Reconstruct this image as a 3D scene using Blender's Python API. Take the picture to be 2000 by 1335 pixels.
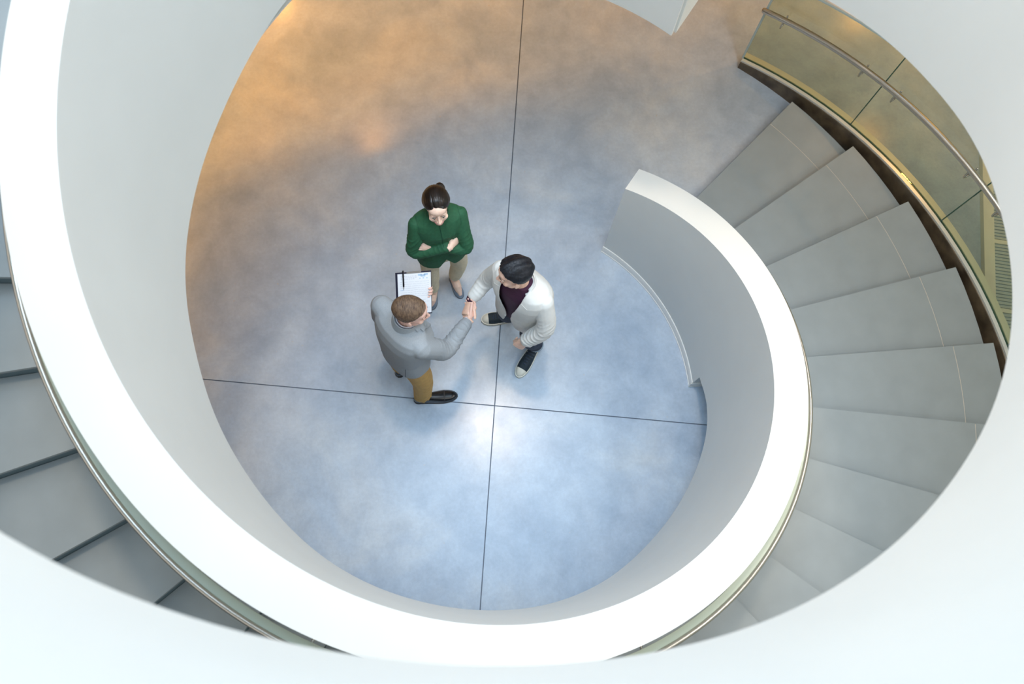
import bpy, bmesh, math, random
from mathutils import Vector, Matrix, noise
from mathutils.bvhtree import BVHTree
R = math.radians
for o in list(bpy.data.objects): bpy.data.objects.remove(o)
scene = bpy.context.scene
COL = scene.collection

# ------------------------------------------------------------------ camera
CAMH = 6.0
cam_data = bpy.data.cameras.new('camera'); cam = bpy.data.objects.new('camera', cam_data); COL.objects.link(cam)
cam_data.sensor_fit = 'HORIZONTAL'; cam_data.sensor_width = 36.0; cam_data.lens = 27.0
cam.matrix_world = Matrix(((0.999444907, 0.0, -0.0333148302, 0.0),
                           (-0.00932338012, 0.960041770, -0.279701403, 0.0),
                           (0.0319836286, 0.279856750, 0.959508857, CAMH),
                           (0, 0, 0, 1)))
cam_data.clip_start = 0.02
cam_data.dof.use_dof = True; cam_data.dof.focus_distance = 5.0; cam_data.dof.aperture_fstop = 2.2
scene.camera = cam

# ------------------------------------------------------------------ light
scene.view_settings.view_transform = 'Standard'; scene.view_settings.look = 'None'
scene.view_settings.gamma = 1.0; scene.view_settings.use_curve_mapping = False
scene.view_settings.exposure = 0.32
world = bpy.data.worlds.new('sky'); scene.world = world; world.use_nodes = True
bg = world.node_tree.nodes['Background']
bg.inputs[0].default_value = (1.0, 0.965, 0.92, 1); bg.inputs[1].default_value = 0.76

def lamp(name, kind, loc, energy, color, size=0.25, spot=None, blend=0.6):
    d = bpy.data.lights.new(name, kind); d.energy = energy; d.color = color
    if kind == 'AREA': d.shape = 'DISK'; d.size = size
    else: d.shadow_soft_size = size
    if kind == 'SPOT': d.spot_size = R(spot); d.spot_blend = blend
    o = bpy.data.objects.new(name, d); COL.objects.link(o); o.location = loc
    return o
# pendant high above the stair well: throws the soft shadows of the three people
lamp('pendant_lamp', 'SPOT', (0.12, 2.78, 9.8), 560, (1.0, 0.74, 0.50), 0.28, 70, 0.5)
# skylight over the well
sky = lamp('skylight', 'AREA', (0.3, 2.6, 11.0), 900, (0.50, 0.75, 1.0), 6.0); sky.data.shape = 'RECTANGLE'; sky.data.size = 6.5; sky.data.size_y = 7.5
# warm downlights under the upper floor
for i, (x, y, e) in enumerate([(-1.42, 5.22, 170), (-3.0, 7.75, 300), (2.2, 8.4, 250), (5.0, 5.4, 115), (5.4, 7.6, 130), (-4.6, 4.0, 330), (-0.4, 9.3, 200), (-4.0, 1.0, 130)]):
    lamp('downlight', 'SPOT', (x, y, 3.1), e, (1.0, 0.44, 0.09), 0.09, 130, 0.9)

# soft fill lights added below the upper flight to brighten the right-hand steps
for a_, z_, e_ in ((28, 3.30, 14), (52, 3.50, 14), (78, 3.70, 12), (104, 3.90, 8), (130, 4.10, 5)):
    an_ = R(60 - a_); lamp('step_fill_light', 'AREA', (0.1208 + 2.75 * math.cos(an_), 1.297 + 2.75 * math.sin(an_), z_), e_, (1.0, 0.93, 0.84), 0.5)
# ------------------------------------------------------------------ helpers
MATS = {}
def nodes_of(name):
    m = bpy.data.materials.new(name); m.use_nodes = True
    return m, m.node_tree, m.node_tree.nodes['Principled BSDF']
def mat(name, color, rough=0.5, metal=0.0, var=0.0, vscale=30.0, bump=0.0, bscale=60.0, stretch=(1, 1, 1), spec=0.5, coat=0.0, color2=None, detail=4.0):
    m, nt, b = nodes_of(name)
    b.inputs['Base Color'].default_value = (*color, 1); b.inputs['Roughness'].default_value = rough
    b.inputs['Metallic'].default_value = metal; b.inputs['Specular IOR Level'].default_value = spec
    if coat: b.inputs['Coat Weight'].default_value = coat; b.inputs['Coat Roughness'].default_value = 0.15
    tc = nt.nodes.new('ShaderNodeTexCoord'); mp = nt.nodes.new('ShaderNodeMapping'); mp.inputs['Scale'].default_value = stretch
    nt.links.new(tc.outputs['Object'], mp.inputs['Vector'])
    if var or color2:
        n = nt.nodes.new('ShaderNodeTexNoise'); n.inputs['Scale'].default_value = vscale; n.inputs['Detail'].default_value = detail
        nt.links.new(mp.outputs[0], n.inputs['Vector'])
        rp = nt.nodes.new('ShaderNodeValToRGB'); rp.color_ramp.elements[0].position = 0.32; rp.color_ramp.elements[1].position = 0.68
        c2 = color2 if color2 else tuple(min(1, c * (1 + var)) for c in color)
        c1 = color if color2 else tuple(c * (1 - var) for c in color)
        rp.color_ramp.elements[0].color = (*c1, 1); rp.color_ramp.elements[1].color = (*c2, 1)
        nt.links.new(n.outputs['Fac'], rp.inputs[0]); nt.links.new(rp.outputs[0], b.inputs['Base Color'])
    if bump:
        n2 = nt.nodes.new('ShaderNodeTexNoise'); n2.inputs['Scale'].default_value = bscale; n2.inputs['Detail'].default_value = 5
        nt.links.new(mp.outputs[0], n2.inputs['Vector'])
        bp = nt.nodes.new('ShaderNodeBump'); bp.inputs['Strength'].default_value = bump; bp.inputs['Distance'].default_value = 0.01
        nt.links.new(n2.outputs['Fac'], bp.inputs['Height']); nt.links.new(bp.outputs[0], b.inputs['Normal'])
    MATS[name] = m
    return m

class MB:
    """collects vertices and faces of one mesh object"""
    def __init__(s): s.v = []; s.f = []
    def add(s, verts, faces):
        k = len(s.v); s.v += [tuple(p) for p in verts]; s.f += [tuple(i + k for i in f) for f in faces]; return s
    def box(s, c, h, M=None):
        vs = [Vector((x * h[0], y * h[1], z * h[2])) for x in (-1, 1) for y in (-1, 1) for z in (-1, 1)]
        vs = [Vector(c) + ((M @ p) if M else p) for p in vs]
        return s.add(vs, [(0, 1, 3, 2), (4, 6, 7, 5), (0, 4, 5, 1), (2, 3, 7, 6), (0, 2, 6, 4), (1, 5, 7, 3)])
    def prism(s, poly, z0, z1):
        n = len(poly); area = sum(poly[i][0] * poly[(i + 1) % n][1] - poly[(i + 1) % n][0] * poly[i][1] for i in range(n))
        if area < 0: poly = poly[::-1]
        vs = [(x, y, z0) for x, y in poly] + [(x, y, z1) for x, y in poly]
        fs = [tuple(range(n - 1, -1, -1)), tuple(range(n, 2 * n))] + [(i, (i + 1) % n, (i + 1) % n + n, i + n) for i in range(n)]
        return s.add(vs, fs)
    def rings(s, rings, caps=True, closed=False):
        n = len(rings[0]); k = len(rings)
        vs = [p for r in rings for p in r]; fs = []
        for i in range(k if closed else k - 1):
            a, b = i * n, ((i + 1) % k) * n
            for j in range(n): fs.append((a + j, a + (j + 1) % n, b + (j + 1) % n, b + j))
        if caps and not closed: fs += [tuple(range(n - 1, -1, -1)), tuple(range((k - 1) * n, k * n))]
        return s.add(vs, fs)
    def tube(s, pts, rad, n=12, ends=True, flat=None):
        pts = [Vector(p) for p in pts]; m = len(pts)
        if not isinstance(rad, (list, tuple)): rad = [rad] * m
        P = list(pts); Q = list(rad)
        if ends:
            t0 = (pts[0] - pts[1]).normalized(); t1 = (pts[-1] - pts[-2]).normalized()
            P = [pts[0] + t0 * rad[0] * 0.75, pts[0] + t0 * rad[0] * 0.45] + P + [pts[-1] + t1 * rad[-1] * 0.45, pts[-1] + t1 * rad[-1] * 0.75]
            Q = [rad[0] * 0.45, rad[0] * 0.85] + Q + [rad[-1] * 0.85, rad[-1] * 0.45]
        T = []
        for i in range(len(P)):
            a = P[max(i - 1, 0)]; b = P[min(i + 1, len(P) - 1)]; T.append((b - a).normalized())
        ref = Vector((0, 0, 1)) if abs(T[0].z) < 0.9 else Vector((1, 0, 0))
        u = (ref - T[0] * ref.dot(T[0])).normalized(); rg = []
        for i in range(len(P)):
            u = (u - T[i] * u.dot(T[i])).normalized(); w = T[i].cross(u)
            rg.append([P[i] + (u * math.cos(2 * math.pi * j / n) + w * math.sin(2 * math.pi * j / n)) * Q[i] for j in range(n)])
        return s.rings(rg)
    def ellip(s, c, r, M=None, nu=20, nv=12):
        rg = []
        for i in range(1, nv):
            t = math.pi * i / nv
            ring = []
            for j in range(nu):
                a = 2 * math.pi * j / nu
                p = Vector((r[0] * math.sin(t) * math.cos(a), r[1] * math.sin(t) * math.sin(a), -r[2] * math.cos(t)))
                ring.append(Vector(c) + ((M @ p) if M else p))
            rg.append(ring)
        return s.rings(rg)
    def xform(s, M):
        s.v = [tuple(M @ Vector(p)) for p in s.v]; return s
    def mesh(s, name):
        me = bpy.data.meshes.new(name); me.from_pydata(s.v, [], s.f); me.update()
        bm = bmesh.new(); bm.from_mesh(me); bmesh.ops.recalc_face_normals(bm, faces=bm.faces); bm.to_mesh(me); bm.free()
        return me
    def build(s, name, material, parent=None, smooth=None, kind=None):
        return obj(name, s.mesh(name), material, parent, smooth, kind)
def obj(name, me, material, parent=None, smooth=None, kind=None):
    o = bpy.data.objects.new(name, me); COL.objects.link(o)
    if material is not None:
        me.materials.clear(); me.materials.append(material)
    if smooth is not None:
        me.polygons.foreach_set('use_smooth', [True] * len(me.polygons))
        if smooth < 180: me.set_sharp_from_angle(angle=R(smooth))
    if parent: o.parent = parent
    if kind: o['kind'] = kind
    return o
def tag(o, label, cat=None, group=None, kind=None):
    o['label'] = label
    if cat: o['category'] = cat
    if group: o['group'] = group
    if kind: o['kind'] = kind
    return o
def empty(name, loc=(0, 0, 0)):
    o = bpy.data.objects.new(name, None); COL.objects.link(o); o.location = loc; o.empty_display_size = 0.1; return o
def child(o, parent):                        # parent without moving (parent is an unrotated empty)
    o.parent = parent; o.matrix_parent_inverse = Matrix.Translation(-Vector(parent.location)); return o

# ------------------------------------------------------------------ materials
def floor_material():
    m, nt, b = nodes_of('polished_concrete')
    N = nt.nodes.new; L = nt.links.new
    tc = N('ShaderNodeTexCoord')
    def ns(scale, detail, rough=0.55, dist=0.0):
        n = N('ShaderNodeTexNoise'); n.inputs['Scale'].default_value = scale; n.inputs['Detail'].default_value = detail
        n.inputs['Roughness'].default_value = rough; n.inputs['Distortion'].default_value = dist; L(tc.outputs['Object'], n.inputs['Vector']); return n
    def ramp(src, stops):
        r = N('ShaderNodeValToRGB'); e = r.color_ramp.elements
        while len(e) < len(stops): e.new(0.5)
        for k, (p, c) in enumerate(stops): e[k].position = p; e[k].color = (*c, 1)
        L(src, r.inputs[0]); return r
    big = ramp(ns(0.9, 6, 0.6, 0.4).outputs['Fac'], [(0.33, (0.41, 0.505, 0.63)), (0.5, (0.515, 0.605, 0.715)), (0.67, (0.62, 0.675, 0.73))])
    mid = ramp(ns(4.0, 8, 0.65, 0.3).outputs['Fac'], [(0.3, (0.84, 0.845, 0.86)), (0.7, (1.09, 1.08, 1.065))])
    fine = ramp(ns(38.0, 6, 0.7).outputs['Fac'], [(0.3, (0.93, 0.93, 0.93)), (0.7, (1.05, 1.05, 1.05))])
    mx = N('ShaderNodeMix'); mx.data_type = 'RGBA'; mx.blend_type = 'MULTIPLY'; mx.inputs[0].default_value = 1
    L(big.outputs[0], mx.inputs[6]); L(mid.outputs[0], mx.inputs[7])
    mx2 = N('ShaderNodeMix'); mx2.data_type = 'RGBA'; mx2.blend_type = 'MULTIPLY'; mx2.inputs[0].default_value = 1
    L(mx.outputs[2], mx2.inputs[6]); L(fine.outputs[0], mx2.inputs[7])
    # small pale chips and flecks
    vo = N('ShaderNodeTexNoise'); vo.inputs['Scale'].default_value = 26; vo.inputs['Detail'].default_value = 3; L(tc.outputs['Object'], vo.inputs['Vector'])
    fl = ramp(vo.outputs['Fac'], [(0.735, (0, 0, 0)), (0.76, (1, 1, 1))])
    mx3 = N('ShaderNodeMix'); mx3.data_type = 'RGBA'; L(fl.outputs[0], mx3.inputs[0]); L(mx2.outputs[2], mx3.inputs[6]); mx3.inputs[7].default_value = (0.55, 0.55, 0.56, 1)
    L(mx3.outputs[2], b.inputs['Base Color'])
    rr = ramp(ns(2.6, 6, 0.6).outputs['Fac'], [(0.3, (0.16, 0.16, 0.16)), (0.7, (0.25, 0.25, 0.25))]); L(rr.outputs[0], b.inputs['Roughness'])
    bp = N('ShaderNodeBump'); bp.inputs['Strength'].default_value = 0.05; bp.inputs['Distance'].default_value = 0.01
    L(ns(9, 6).outputs['Fac'], bp.inputs['Height']); L(bp.outputs[0], b.inputs['Normal'])
    b.inputs['Specular IOR Level'].default_value = 0.26
    return m
M_FLOOR = floor_material()
M_JOINT = mat('dark_joint', (0.19, 0.22, 0.27), 0.8)
M_WHITE = mat('white_plaster', (0.775, 0.785, 0.752), 0.45, var=0.015, vscale=3.0, bump=0.02, bscale=40)
M_SKIRT = mat('white_skirting', (0.86, 0.87, 0.85), 0.4)
M_TREAD = mat('grey_tread', (0.325, 0.378, 0.405), 0.42, var=0.05, vscale=5, bump=0.02, bscale=120)
M_RISER = mat('teal_grey_riser', (0.13, 0.20, 0.24), 0.5, var=0.05, vscale=5)
M_SEAM = mat('pale_seam', (0.62, 0.60, 0.54), 0.5)
M_STRING = mat('dark_bronze_plate', (0.115, 0.09, 0.06), 0.3, var=0.5, vscale=7)
M_STEEL = mat('brushed_steel', (0.62, 0.60, 0.55), 0.28, 1.0, bump=0.02, bscale=300, stretch=(1, 1, 0.1))
M_CHAN = mat('satin_aluminium', (0.78, 0.82, 0.80), 0.32, 0.35)
M_CHANB = mat('cream_metal_ledge', (0.82, 0.80, 0.68), 0.45, 0.2)
M_GASKET = mat('green_glass_edge', (0.02, 0.09, 0.07), 0.25)
M_FLANGE = mat('pale_green_flange', (0.48, 0.54, 0.44), 0.3, coat=0.3)
M_EDGE = mat('pale_glass_edge', (0.42, 0.55, 0.58), 0.2, coat=0.5)
M_CEIL = mat('ceiling_paint', (0.75, 0.74, 0.72), 0.7)
M_BWALL = mat('back_wall_paint', (0.30, 0.27, 0.23), 0.7, var=0.05)
M_SILL = mat('cream_sill', (0.84, 0.81, 0.68), 0.45, var=0.03, vscale=10)
M_GRILLE = mat('grey_grille', (0.55, 0.60, 0.58), 0.5, 0.1)
def glass_material(name, tint):
    m = bpy.data.materials.new(name); m.use_nodes = True; nt = m.node_tree; nt.nodes.clear()
    out = nt.nodes.new('ShaderNodeOutputMaterial'); tr = nt.nodes.new('ShaderNodeBsdfTransparent'); gl = nt.nodes.new('ShaderNodeBsdfGlossy')
    lw_ = nt.nodes.new('ShaderNodeLayerWeight'); lw_.inputs[0].default_value = 0.5
    pw = nt.nodes.new('ShaderNodeMath'); pw.operation = 'POWER'; pw.inputs[1].default_value = 5.0; nt.links.new(lw_.outputs['Facing'], pw.inputs[0])
    fr = nt.nodes.new('ShaderNodeMath'); fr.operation = 'MULTIPLY_ADD'; fr.inputs[1].default_value = 0.9; fr.inputs[2].default_value = 0.04; nt.links.new(pw.outputs[0], fr.inputs[0]); mx = nt.nodes.new('ShaderNodeMixShader')
    tr.inputs[0].default_value = (*tint, 1); gl.inputs['Roughness'].default_value = 0.02; pass
    nt.links.new(fr.outputs[0], mx.inputs[0]); nt.links.new(tr.outputs[0], mx.inputs[1]); nt.links.new(gl.outputs[0], mx.inputs[2]); nt.links.new(mx.outputs[0], out.inputs[0])
    return m
M_GLASS = glass_material('green_tinted_glass', (0.85, 0.89, 0.80))

# ------------------------------------------------------------------ stair geometry
K = 1.0909
CX, CY = 0.1107 * K, 1.189 * K
RI, TH = 1.398 * K, 0.1757 * K
def ang(ph): return R(60.0 - ph)
def pos(ph, r, z): a = ang(ph); return (CX + r * math.cos(a), CY + r * math.sin(a), z)
def ztop(ph): return K * (0.97076 + 0.57945 * R(ph))
def interp(tab, x):
    if x <= tab[0][0]: return tab[0][1]
    for (a, p), (b, q) in zip(tab, tab[1:]):
        if x <= b:
            t = (x - a) / (b - a); return p + (q - p) * t
    return tab[-1][1]
def smooth_tab(tab, x, w=6.0):
    return sum(interp(tab, x + d * w / 3) for d in (-3, -2, -1, 0, 1, 2, 3)) / 7
ZB = [(57, .26), (59, .29), (62, .34), (66, .40), (72, .465), (82, .465), (94, .45), (108, .50), (116, .62), (122, .78), (134, 1.10), (144, 1.37), (153.5, 1.483), (160, 1.544), (288, 2.845), (345, 3.42)]
RB = [(57, 1.398), (122, 1.398), (134, 1.396), (144, 1.397), (153, 1.401), (160, 1.406), (170, 1.415), (180, 1.427), (190, 1.429), (198, 1.420), (208, 1.414), (218, 1.412), (228, 1.400), (240, 1.408), (252, 1.394), (262, 1.381), (272, 1.374), (282, 1.385), (290, 1.398)]
def zbot(ph): return K * (interp(ZB, ph) if ph < 66 else smooth_tab(ZB, ph, 5))
def rbot(ph): return K * smooth_tab(RB, ph, 6)
def frange(a, b, n): return [a + (b - a) * i / n for i in range(n + 1)]
def sweep(mb, phis, prof):
    return mb.rings([[pos(ph, r, z) for r, z in prof(ph)] for ph in phis])

# ---- floor: four slabs between two saw-cut joints
fl = empty('floor'); tag(fl, 'polished blue-grey concrete floor with sawn joints', kind='structure')
J0 = Vector((0.06 * K, 1.12 * K)); dN = Vector((0.073, 0.997)).normalized(); dE = Vector((0.996, -0.095)).normalized()
g = 0.0042
for sN, sE in ((1, 1), (1, -1), (-1, 1), (-1, -1)):
    c = J0 + dN * sN * g + dE * sE * g
    a = c + dN * sN * 12; b_ = c + dE * sE * 12; d = c + dN * sN * 12 + dE * sE * 12
    MB().prism([tuple(c), tuple(a), tuple(d), tuple(b_)], -0.06, 0.0).build('slab', M_FLOOR, fl)
MB().box((J0.x, J0.y, -0.045), (12, 12, 0.033)).build('joint_bed', M_JOINT, fl)

# ---- spiral staircase, lower flight
DPH, PH1, RISE = 10.28, 14.5, 0.1015 * K
RT0, RSEAM, RT1 = 1.56 * K, 3.115 * K, 3.405 * K
def ring_sector(mb, r0, r1, a0, a1, z0, z1, n=4):
    rg = []
    for i in range(n + 1):
        a = R(a0 + (a1 - a0) * i / n); c, s = math.cos(a), math.sin(a)
        rg.append([(r0 * c, r0 * s, z0), (r1 * c, r1 * s, z0), (r1 * c, r1 * s, z1), (r0 * c, r0 * s, z1)])
    return mb.rings(rg)
body_me = None
def step_meshes():
    e = 0.35
    body = MB(); ring_sector(body, RT0, RT1 - 0.004, -DPH - 0.6, -0.25, -0.055, -0.022)
    ring_sector(body, RT0, RT1 - 0.004, -0.75, -0.25, -RISE - 0.02, -0.054)
    t1 = MB(); ring_sector(t1, RT0, RSEAM - 0.003, -DPH - 0.2, 0.0, -0.022, 0.0)
    t2 = MB(); ring_sector(t2, RSEAM + 0.003, RT1, -DPH - 0.2, 0.0, -0.022, 0.0)
    sm = MB(); ring_sector(sm, RSEAM - 0.0029, RSEAM + 0.0029, -DPH - 0.1, -0.05, -0.021, -0.0015)
    return [m.mesh(n) for m, n in ((body, 'riser'), (t1, 'tread_panel'), (t2, 'tread_panel'), (sm, 'seam_strip'))]
SM = step_meshes()
for me, mm in zip(SM, (M_RISER, M_TREAD, M_TREAD, M_SEAM)): me.materials.append(mm)
def flight(parent, n0, n1, z_off, ph_off):
    for n in range(n0, n1 + 1):
        ph = PH1 + DPH * (n - 1) + ph_off
        st = bpy.data.objects.new('step', SM[0]); COL.objects.link(st); st.parent = parent
        st.location = (CX, CY, RISE * n + z_off); st.rotation_euler = (0, 0, ang(ph))
        for me in SM[1:]:
            o = bpy.data.objects.new(me.name.split('.')[0], me); COL.objects.link(o); o.parent = st
NST = 31
stair = empty('spiral_staircase'); tag(stair, 'wide grey spiral staircase rising clockwise from the concrete floor around the well', 'staircase')
flight(stair, 1, NST, 0.0, 0.0)
def zstep(ph): return RISE * ((ph - PH1) / DPH + 1)
# soffit under the steps
def soff(ph):
    zs = zstep(ph)
    zi = min(zbot(ph) + 0.005, zs - 0.10) if ph > 57 else 0.001
    zo = max(0.001, zs - 0.30) if ph > 30 else 0.001
    t = min(1, max(0, (ph - 57) / 30)); zo = zo * t + 0.001 * (1 - t) if ph > 30 else 0.001
    zi = min(zi, zs - 0.13) if ph > 57 else 0.001
    top = zs - RISE - 0.075
    return [(RI + TH * 0.55, max(zi, 0.001)), (RT1, max(zo, 0.001)), (RT1, max(zo + 0.01, top)), (RI + TH * 0.55, max(zi + 0.01, top))]
sweep(MB(), frange(18, 335, 130), soff).build('soffit', M_WHITE, stair, 40)
# dark outer stringer plate
RG = 3.50 * K
def zch(ph): return K * (0.09 + 0.475 * R(ph - 5.4))
sweep(MB(), frange(5.4, 334, 130), lambda ph: [(RG - 0.045, max(0.0, zch(ph) - 0.55)), (RG - 0.02, max(0.0, zch(ph) - 0.55)), (RG - 0.02, zch(ph) - 0.02), (RG - 0.045, zch(ph) - 0.02)]).build('stringer', M_STRING, stair, 40)

# ---- inner parapet of the lower flight
par = empty('curved_parapet'); tag(par, 'white curved parapet wall with broad white top winding up the inside of the grey steps', 'parapet')
PS = 4.4
def ppar(ph):
    if ph <= 56.6: return [(RI, 0.0), (RI + TH, 0.0), (RI + TH, ztop(ph)), (RI, ztop(ph))]
    zb = zbot(ph); return [(rbot(ph), zb), (RI + TH, zb), (RI + TH, ztop(ph)), (RI, ztop(ph))]
sweep(MB(), frange(PS, 56.6, 40) + frange(56.8, 336, 220), ppar).build('parapet_wall', M_WHITE, par, 35)
# skirting along the foot of the parapet and round its free end
def skirt(ph0, ph1, n):
    return sweep(MB(), frange(ph0, ph1, n), lambda ph: [(RI + 0.001, 0.0), (RI + 0.001, 0.085), (RI - 0.006, 0.085), (RI - 0.011, 0.074), (RI - 0.013, 0.012), (RI - 0.017, 0.012), (RI - 0.017, 0.0)])
skirt(PS - 0.25, 57.0, 40).build('skirting', M_SKIRT, par, 30)
def end_skirt(ph, sgn):
    mb = MB(); d = sgn
    A = [(RI - 0.017, 0), (RI + TH, 0)]
    rg = []
    for r in (RI - 0.017, RI + TH):
        dp = lambda t: math.degrees(t / r)
        rg.append([pos(ph, r, 0), pos(ph, r, 0.085), pos(ph + d * dp(0.007), r, 0.085), pos(ph + d * dp(0.013), r, 0.074), pos(ph + d * dp(0.013), r, 0.012), pos(ph + d * dp(0.017), r, 0.012), pos(ph + d * dp(0.017), r, 0)])
    return mb.rings(rg)
end_skirt(56.6, 1).build('skirting', M_SKIRT, par, 30)

# ---- handrail on the step side of the parapet
hr = empty('parapet_handrail'); tag(hr, 'slim steel handrail fixed along the outer side of the white parapet', 'handrail')
RH = 1.655 * K
def zhr(ph): return ztop(ph) - 0.17 * K
MB().tube([pos(ph, RH, zhr(ph)) for ph in frange(12, 335, 200)], 0.0125, 12).build('rail', M_STEEL, hr, 60)
sweep(MB(), frange(12, 335, 200), lambda ph: [(RH - 0.044, zhr(ph) - 0.016), (RH - 0.010, zhr(ph) - 0.008), (RH - 0.010, zhr(ph) - 0.001), (RH - 0.044, zhr(ph) - 0.009)]).build('rail_flange', M_FLANGE, hr, 40)
for i in range(20):
    ph = 22 + i * 15.5
    p0 = Vector(pos(ph, RH, zhr(ph) - 0.018)); p1 = Vector(pos(ph, RI + TH, zhr(ph) - 0.07)); pm = Vector(pos(ph, RH, zhr(ph) - 0.065))
    MB().tube([p0, pm, p1], 0.007, 8).build('bracket', M_STEEL, hr, 60)

# ---- glass balustrade on the outer side
gb = empty('glass_balustrade'); tag(gb, 'green tinted glass balustrade in a pale metal channel along the outer edge of the steps', 'balustrade')
GE = 334
sweep(MB(), frange(5.4, GE, 130), lambda ph: [(RG - 0.038, zch(ph) - 0.05), (RG - 0.009, zch(ph) - 0.05), (RG - 0.009, zch(ph)), (RG - 0.038, zch(ph))]).build('inner_channel', M_CHAN, gb, 40)
sweep(MB(), frange(5.4, GE, 130), lambda ph: [(RG + 0.009, zch(ph) - 0.05), (RG + 0.062, zch(ph) - 0.05), (RG + 0.062, zch(ph) + 0.004), (RG + 0.009, zch(ph) + 0.004)]).build('outer_channel', M_CHANB, gb, 40)
sweep(MB(), frange(5.4, GE, 130), lambda ph: [(RG - 0.009, zch(ph) - 0.05), (RG + 0.009, zch(ph) - 0.05), (RG + 0.009, zch(ph) - 0.003), (RG - 0.009, zch(ph) - 0.003)]).build('gasket', M_GASKET, gb, 40)
GH = 0.86 * K
pjs = [5.42, 22.33, 39.17, 56.04]
while pjs[-1] + 16.87 < GE: pjs.append(pjs[-1] + 16.87)
for a, b_ in zip(pjs, pjs[1:]):
    pa, pb = a + 0.06, b_ - 0.06
    p = sweep(MB(), frange(pa, pb, 8), lambda ph: [(RG - 0.006, zch(ph)), (RG + 0.006, zch(ph)), (RG + 0.006, zch(ph) + GH), (RG - 0.006, zch(ph) + GH)]).build('glass_panel', M_GLASS, gb, 40)
    sweep(MB(), frange(pa, pb, 8), lambda ph: [(RG - 0.0075, zch(ph) + GH), (RG + 0.0075, zch(ph) + GH), (RG + 0.0075, zch(ph) + GH + 0.012), (RG - 0.0075, zch(ph) + GH + 0.012)]).build('top_edge', M_EDGE, p, 40)
    q = M_EDGE if a < 6 else M_GASKET; w = 0.22 if a < 6 else 0.055
    sweep(MB(), [a - w, a + 0.055], lambda ph: [(RG - 0.0075, zch(ph)), (RG + 0.0075, zch(ph)), (RG + 0.0075, zch(ph) + GH), (RG - 0.0075, zch(ph) + GH)]).build('side_edge', q, p)

# ---- handrail fixed to the glass
gr = empty('glass_handrail'); tag(gr, 'brushed steel tube handrail held on small hoops inside the tinted glass', 'handrail')
RR = RG - 0.075
def zgr(ph): return K * (0.715 + 0.43 * R(ph - 5.7))
MB().tube([pos(ph, RR, zgr(ph)) for ph in frange(5.2, 333, 180)], 0.023, 14).build('rail', M_STEEL, gr, 60)
for ph in [8.0, 19.5, 24.5, 37.0, 42.5] + [55 + 14 * k for k in range(19)]:
    mb = MB()
    for dph in (0.0,):
        pts = []
        for t in frange(0, math.pi, 8):
            pts.append(pos(ph + dph, RR + 0.033 - 0.038 * math.cos(t), zgr(ph) - 0.018 - 0.105 * math.sin(t)))
        mb.tube(pts, 0.0075, 8)
    mb.build('bracket', M_STEEL, gr, 60)

# ---- second flight above: its inner wall closes the picture at right and below
RD = [(8, 1.395), (25, 1.397), (33, 1.409), (43, 1.410), (50, 1.417), (57, 1.427), (64, 1.416), (74, 1.410), (85, 1.404), (95, 1.400), (105, 1.386), (118, 1.375), (132, 1.362), (143, 1.351), (153, 1.351), (163, 1.359), (170, 1.367), (177, 1.382), (185, 1.394), (200, 1.398)]
def zd(ph): return K * (3.17 + 0.42 * R(ph - 24.8))
up = empty('upper_parapet'); tag(up, 'smooth white curved parapet of the upper flight, closest and blurred at the bottom', 'parapet')
sweep(MB(), frange(8, 275, 190), lambda ph: [(K * smooth_tab(RD, ph, 6), zd(ph)), (RI + TH, zd(ph)), (RI + TH, zd(ph) + 0.98), (RI, zd(ph) + 0.98)]).build('parapet_wall', M_WHITE, up, 35)
sweep(MB(), frange(14, 275, 90), lambda ph: [(RI + TH * 0.5, zd(ph) + 0.02), (RT1 + 0.1, zd(ph) + 0.10), (RT1 + 0.1, zd(ph) + 0.20), (RI + TH * 0.5, zd(ph) + 0.20)]).build('soffit', M_WHITE, up, 40)

# ---- upper floor: slab ring round the well, landing with its deep white edge
ce = empty('ceiling'); tag(ce, 'white ceiling of the ground floor around the stair well', kind='structure')
ZC0, ZC1 = 3.22, 3.72
mb = MB(); n = 72; rg = []
for i in range(n):
    a = 2 * math.pi * i / n; c, s = math.cos(a), math.sin(a); ro = 10.5 / max(abs(c), abs(s)); ri = 3.72 * K
    rg.append([(CX + ri * c, CY + ri * s, ZC0), (CX + ro * c, CY + ro * s, ZC0), (CX + ro * c, CY + ro * s, ZC1), (CX + ri * c, CY + ri * s, ZC1)])
mb.rings(rg, closed=True).build('upper_slab', M_CEIL, ce, 40)
sweep(MB(), frange(335, 372, 10), lambda ph: [(RI + TH + 0.1, 3.45), (3.73 * K, 3.45), (3.73 * K, 3.72), (RI + TH + 0.1, 3.72)]).build('landing_slab', M_CEIL, ce, 40)
lw = empty('wall_landing'); tag(lw, 'white landing edge wall with a grooved corner hanging at the top of the picture', kind='structure')
def rf(ph): return K * (1.40 + (362.5 - ph) * 0.0034)
sweep(MB(), frange(338, 362.5, 24), lambda ph: [(rf(ph), 2.48 * K), (rf(ph) + 0.02, 2.48 * K), (rf(ph) + 0.02, 4.75), (rf(ph), 4.75)]).build('face_panel', M_WHITE, lw, 35)
sweep(MB(), [338] + frange(340, 362.25, 20), lambda ph: [(rf(ph) + 0.02, 2.485 * K), (rf(ph) + 0.034, 2.485 * K), (rf(ph) + 0.034, 4.75), (rf(ph) + 0.02, 4.75)]).build('groove', M_CHAN, lw, 35)
sweep(MB(), frange(338, 362.9, 24), lambda ph: [(rf(ph) + 0.034, 2.475 * K), (rf(ph) + 0.75, 2.475 * K), (rf(ph) + 0.75, 4.75), (rf(ph) + 0.034, 4.75)]).build('end_block', M_WHITE, lw, 35)
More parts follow.
